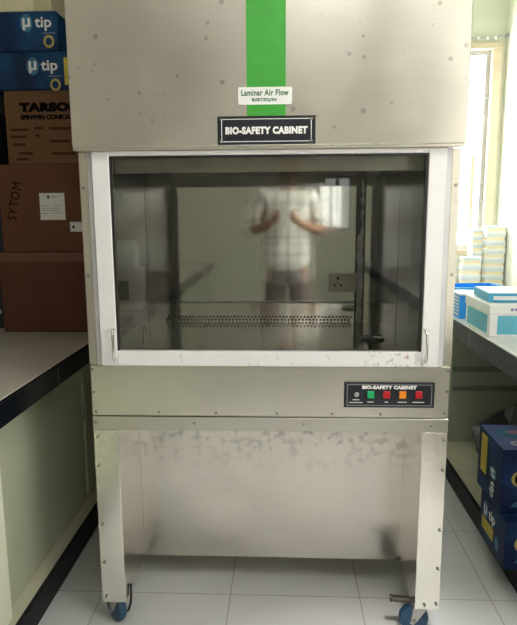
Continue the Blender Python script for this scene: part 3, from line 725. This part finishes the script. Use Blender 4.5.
# pipette tip racks: one is built, the rest are copies
def rack(w, d, h):
    r = thing('tip_rack', '', 'rack', (0, 0, 0), 0, 'white tip racks stacked under the window')
    bx(-w, w, -d, d, .0005, h * .34, bev=.003).build('rack_base', M['clear'], r)
    bx(-w * .9, w * .9, -d * .9, d * .9, h * .34, h * .66).build('tip_rows', M['tips'], r)
    bx(-w, w, -d, d, h * .66, h - .0005, bev=.003).build('rack_lid', M['palelid'], r)
    return r
def stack(x, y, w, d, h, n, where):
    p0 = rack(w, d, h); ords = ['lowest', 'second from bottom', 'third from bottom', 'fourth from bottom', 'fifth from bottom', 'sixth from bottom', 'topmost']
    for i in range(n):
        o = p0 if i == 0 else copy_tree(p0)
        o.location = (x + (0 if i == 0 else random.uniform(-.005, .005)), y, CR + i * h)
        o['label'] = 'white rack of yellow tips, %s of %s' % ('topmost' if i == n - 1 else ords[i], where)
stack(1.685, 2.79, .072, .06, .0665, 7, 'the tallest stack by the wall corner')
stack(1.565, 2.865, .042, .06, .062, 7, 'the narrow stack beside the tallest')
stack(1.475, 2.68, .068, .05, .077, 3, 'the short front stack')
stack(1.385, 2.87, .036, .05, .064, 4, 'the stack beside the cabinet edge')

# ------------------------------------------------------------------ seen only in the reflections
r = thing('bench_centrifuge', 'white bench centrifuge with rounded dark lid on the left counter', 'centrifuge', (-1.10, -1.85, CL), math.radians(80))
MB().box(-.2, .2, -.24, .24, .0125, .26, .03, 3).prism([(-.2, .24), (-.2, .36), (.0, .44), (.16, .40), (.2, .26)], -.2, .2, 'xz').build('housing', M['clear'], r, True)
MB().ell((.0, 0, .37), (.15, .15, .075)).build('lid', M['wingrey'], r, True)
bx(.2, .206, -.16, .16, .08, .2).build('control_face', M['plate_black'], r)
for a, b in ((-.15, -.19), (.15, -.19), (-.15, .19), (.15, .19)): MB().cyl((a, b, .0005), (a, b, .0125), .018).build('foot', M['iron'], r)

# ------------------------------------------------------------------ the photographer, behind the camera
K = 1 / S
def skin_mesh(chains, sub=2):
    """chains: lists of (point, radius); the first vertex of the first chain is the root; equal points are shared"""
    bm = bmesh.new(); lay = bm.verts.layers.skin.verify(); seen = {}
    for ci, ch in enumerate(chains):
        prev = None
        for p_, rad in ch:
            key = tuple(round(c_, 4) for c_ in p_)
            if key not in seen:
                v = bm.verts.new([c_ * K for c_ in p_]); v[lay].radius = (rad * K, rad * K); v[lay].use_root = (len(seen) == 0); seen[key] = v
            v = seen[key]
            if prev is not None and bm.edges.get((prev, v)) is None: bm.edges.new((prev, v))
            prev = v
    me = bpy.data.meshes.new('sk'); bm.to_mesh(me); bm.free()
    ob = bpy.data.objects.new('sk', me); COL.objects.link(ob)
    ob.modifiers.new('s', 'SKIN'); ss = ob.modifiers.new('u', 'SUBSURF'); ss.levels = sub; ss.render_levels = sub
    dg = bpy.context.evaluated_depsgraph_get(); out = bpy.data.meshes.new_from_object(ob.evaluated_get(dg))
    bpy.data.objects.remove(ob); bpy.data.meshes.remove(me); return out

px_, py_ = .02, -.30       # body centre relative to the camera (real metres), camera height 1.31
per = thing('person', 'standing person in a white checked shirt photographing the cabinet with a phone', 'person', (.0565 + px_ * K, -1.885 + py_ * K, 0))
ph = Vector((-px_, -py_ - .006, 1.310))     # the phone, in the person's frame
def V3(*a): return tuple(a)
sh = {s: V3(s * .175, .0, 1.45) for s in (-1, 1)}
el = {s: V3(s * .262, .06, 1.19) for s in (-1, 1)}
wr = {s: V3(ph.x + s * .085, ph.y - .055, 1.265) for s in (-1, 1)}
chains = [[((0, 0, .98), .135), ((0, .0, 1.12), .125), ((0, .0, 1.30), .145), ((0, -.005, 1.43), .115), ((0, 0, 1.50), .058), ((0, .012, 1.58), .055), ((0, .02, 1.64), .075)]]
for s in (-1, 1):
    chains.append([((0, -.005, 1.43), .115), (sh[s], .062), (el[s], .043), (wr[s], .027)])
    chains.append([((0, 0, .98), .135), ((s * .095, 0, .90), .090), ((s * .10, .01, .50), .056), ((s * .10, -.01, .28), .050), ((s * .10, -.02, .09), .038), ((s * .105, .07, .045), .036), ((s * .108, .15, .035), .030)])
body_me = skin_mesh(chains)
bmb = MB(); bmb.bm.from_mesh(body_me)
# head with nose, ears, brow
head = bmesh.new(); bmesh.ops.create_icosphere(head, subdivisions=4, radius=1.)
for v in head.verts:
    x, y, z = v.co
    jaw = 1 - .28 * max(0, -z) ** 1.3
    n = Vector((x * .076 * jaw, y * .097 * (1 - .12 * max(0, -z)), z * .118))
    if y > .6: n.y += .026 * math.exp(-((x / .16) ** 2)) * math.exp(-(((z + .16) / .20) ** 2))          # nose
    if y > .5: n.y -= .007 * math.exp(-(((abs(x) - .38) / .16) ** 2)) * math.exp(-((z / .13) ** 2))        # eye sockets
    if y > .5: n.y += .007 * math.exp(-((x / .3) ** 2)) * math.exp(-(((z + .80) / .16) ** 2))              # chin
    v.co = (n + Vector((0, .025, 1.665))) * K
bmb.merge(head)
for s in (-1, 1): bmb.ell((s * .077 * K, .02 * K, 1.655 * K), (.010 * K, .020 * K, .030 * K), 12, 8)
# hands: palm and five unequal bent fingers curled round the phone
for s in (-1, 1):
    w0 = Vector(wr[s]); side = Vector((ph.x + s * .043, ph.y - .012, 1.30))
    palm = Vector((ph.x + s * .062, ph.y - .028, 1.305))
    hm = skin_mesh([[(tuple(w0), .026), (tuple((w0 + palm) / 2), .030), (tuple(palm), .030), (tuple(palm + Vector((-s * .002, .004, .028))), .024)]], 2)
    bmb.bm.from_mesh(hm)
    for i, (dz, L) in enumerate(((.036, 1.0), (.014, 1.08), (-.008, 1.0), (-.028, .80))):
        b0 = palm + Vector((s * .004, .002, dz)); b1 = b0 + Vector((-s * .006, .030 * L, .006)); b2 = b1 + Vector((-s * .022 * L, .014, .003)); b3 = b2 + Vector((-s * .020 * L, .000, .002))
        b1.y = min(b1.y, ph.y + .004)
        b2.y = b3.y = ph.y + .0005 - .0 ; b2.x = ph.x + s * .052; b3.x = ph.x + s * .0475
        bmb.bm.from_mesh(skin_mesh([[(tuple(b0), .0095), (tuple(b1), .0088), (tuple(b2), .0078), (tuple(b3), .0068)]], 1))
    t0 = palm + Vector((-s * .004, -.012, -.004)); t1 = t0 + Vector((-s * .012, -.006, .030)); t2 = t1 + Vector((-s * .020, .004, .022)); 
    bmb.bm.from_mesh(skin_mesh([[(tuple(t0), .012), (tuple(t1), .0105), (tuple(t2), .0085)]], 1))
bd = bmb.build('body', M['skin'], per, True)
for s in (-1, 1):
    MB().ell((s * .030 * K, .112 * K, 1.667 * K), (.013 * K, .008 * K, .008 * K), 14, 10).build('eye', M['eye'], per, True)
    MB().ell((s * .030 * K, .1185 * K, 1.667 * K), (.006 * K, .003 * K, .006 * K), 12, 8).build('iris', M['hair'], per, True)
    MB().tube([((s * .014) * K, .118 * K, 1.688 * K), (s * .030 * K, .118 * K, 1.693 * K), (s * .048 * K, .106 * K, 1.687 * K)], .004 * K).build('eyebrow', M['hair'], per, True)
MB().ell((0, .117 * K, 1.607 * K), (.024 * K, .008 * K, .008 * K), 14, 8).build('mouth', M['lip'], per, True)
hr = bmesh.new(); bmesh.ops.create_icosphere(hr, subdivisions=4, radius=1.)
bmesh.ops.delete(hr, geom=[v for v in hr.verts if v.co.z < (.35 if v.co.y > .25 else (-.1 if v.co.y > -.2 else -.55))], context='VERTS')
for v in hr.verts: v.co = Vector((v.co.x * .084, v.co.y * .105 + .02, v.co.z * .130 + 1.668)) * K
g = bmesh.ops.solidify(hr, geom=hr.faces[:], thickness=.008)
b = MB(); b.merge(hr); b.build('hair', M['hair'], per, True)
# shirt and trousers follow the body a little outside it
sc_ = [[((0, .0, .86), .150), ((0, .0, 1.0), .148), ((0, .0, 1.14), .140), ((0, .0, 1.30), .158), ((0, -.005, 1.43), .128), ((0, 0, 1.485), .072)]]
for s in (-1, 1):
    m_ = tuple(Vector(sh[s]).lerp(Vector(el[s]), .95))
    sc_.append([((0, -.005, 1.43), .128), (sh[s], .078), (m_, .066)])
shm = skin_mesh(sc_)
for v in shm.vertices:
    if v.co.z < 1.44 * K and abs(v.co.x) < .20 * K: v.co.x *= 1 + .30 * min(1, (1.44 * K - v.co.z) / (.15 * K))
link('shirt', shm, per, True).data.materials.append(M['shirt'])
tr = [[((0, 0, .96), .142), ((0, 0, .92), .142)]]
for s in (-1, 1): tr.append([((0, 0, .92), .142), ((s * .095, 0, .86), .102), ((s * .10, .01, .50), .074), ((s * .10, -.01, .28), .068), ((s * .10, -.015, .09), .062)])
link('trousers', skin_mesh(tr), per, True).data.materials.append(M['trousers'])
for s in (-1, 1):
    b = MB(); b.ell((s * .106 * K, .07 * K, .045 * K), (.048 * K, .135 * K, .0445 * K)); b.build('shoe', M['shoe'], per, True)
r = tag(MB().box(-.037 * K, .037 * K, -.008 * K, .0, -.075 * K, .075 * K, .002, 2).build('phone', M['phone']), 'silver phone held up in both hands by the person', 'phone')
r.location = (.0565, -1.885 - .004, 1.489)

# ------------------------------------------------------------------ bring everything to real size
done = set()
for o in list(SC.objects):
    o.location = o.location * S
    if o.type == 'MESH' and o.data.name not in done:
        done.add(o.data.name)
        o.data.transform(Matrix.Scale(S, 4))

# ------------------------------------------------------------------ camera
cam = bpy.data.cameras.new('camera'); co = bpy.data.objects.new('camera', cam); COL.objects.link(co)
pi_, ya, ro = .1635, .0457, -.0064
fw = Vector((-math.sin(ya) * math.cos(pi_), math.cos(ya) * math.cos(pi_), -math.sin(pi_)))
ri = Vector((math.cos(ya), math.sin(ya), 0)); up = ri.cross(fw)
r2 = ri * math.cos(ro) + up * math.sin(ro); u2 = -ri * math.sin(ro) + up * math.cos(ro)
R3 = Matrix((r2, u2, -fw)).transposed()
co.matrix_world = Matrix.Translation(Vector((.0565, -1.885, 1.489)) * S) @ R3.to_4x4()
cam.sensor_fit = 'VERTICAL'; cam.sensor_height = 24.; cam.lens = 585 / 625 * 24.; cam.clip_start = .004
SC.camera = co

# ------------------------------------------------------------------ light and view
wd = bpy.data.worlds.new('world'); SC.world = wd; wd.use_nodes = True
bg = wd.node_tree.nodes['Background']; bg.inputs[0].default_value = (.85, .92, 1., 1); bg.inputs[1].default_value = .6
SC.view_settings.view_transform = 'Standard'; SC.view_settings.look = 'None'; SC.view_settings.gamma = 1.; SC.view_settings.use_curve_mapping = False
SC.view_settings.exposure = .68
SC.cycles.use_denoising = True
SC.cycles.max_bounces = 10; SC.cycles.diffuse_bounces = 6; SC.cycles.glossy_bounces = 6; SC.cycles.transparent_max_bounces = 12
SC.cycles.sample_clamp_indirect = 6.
SC.cycles.caustics_reflective = True
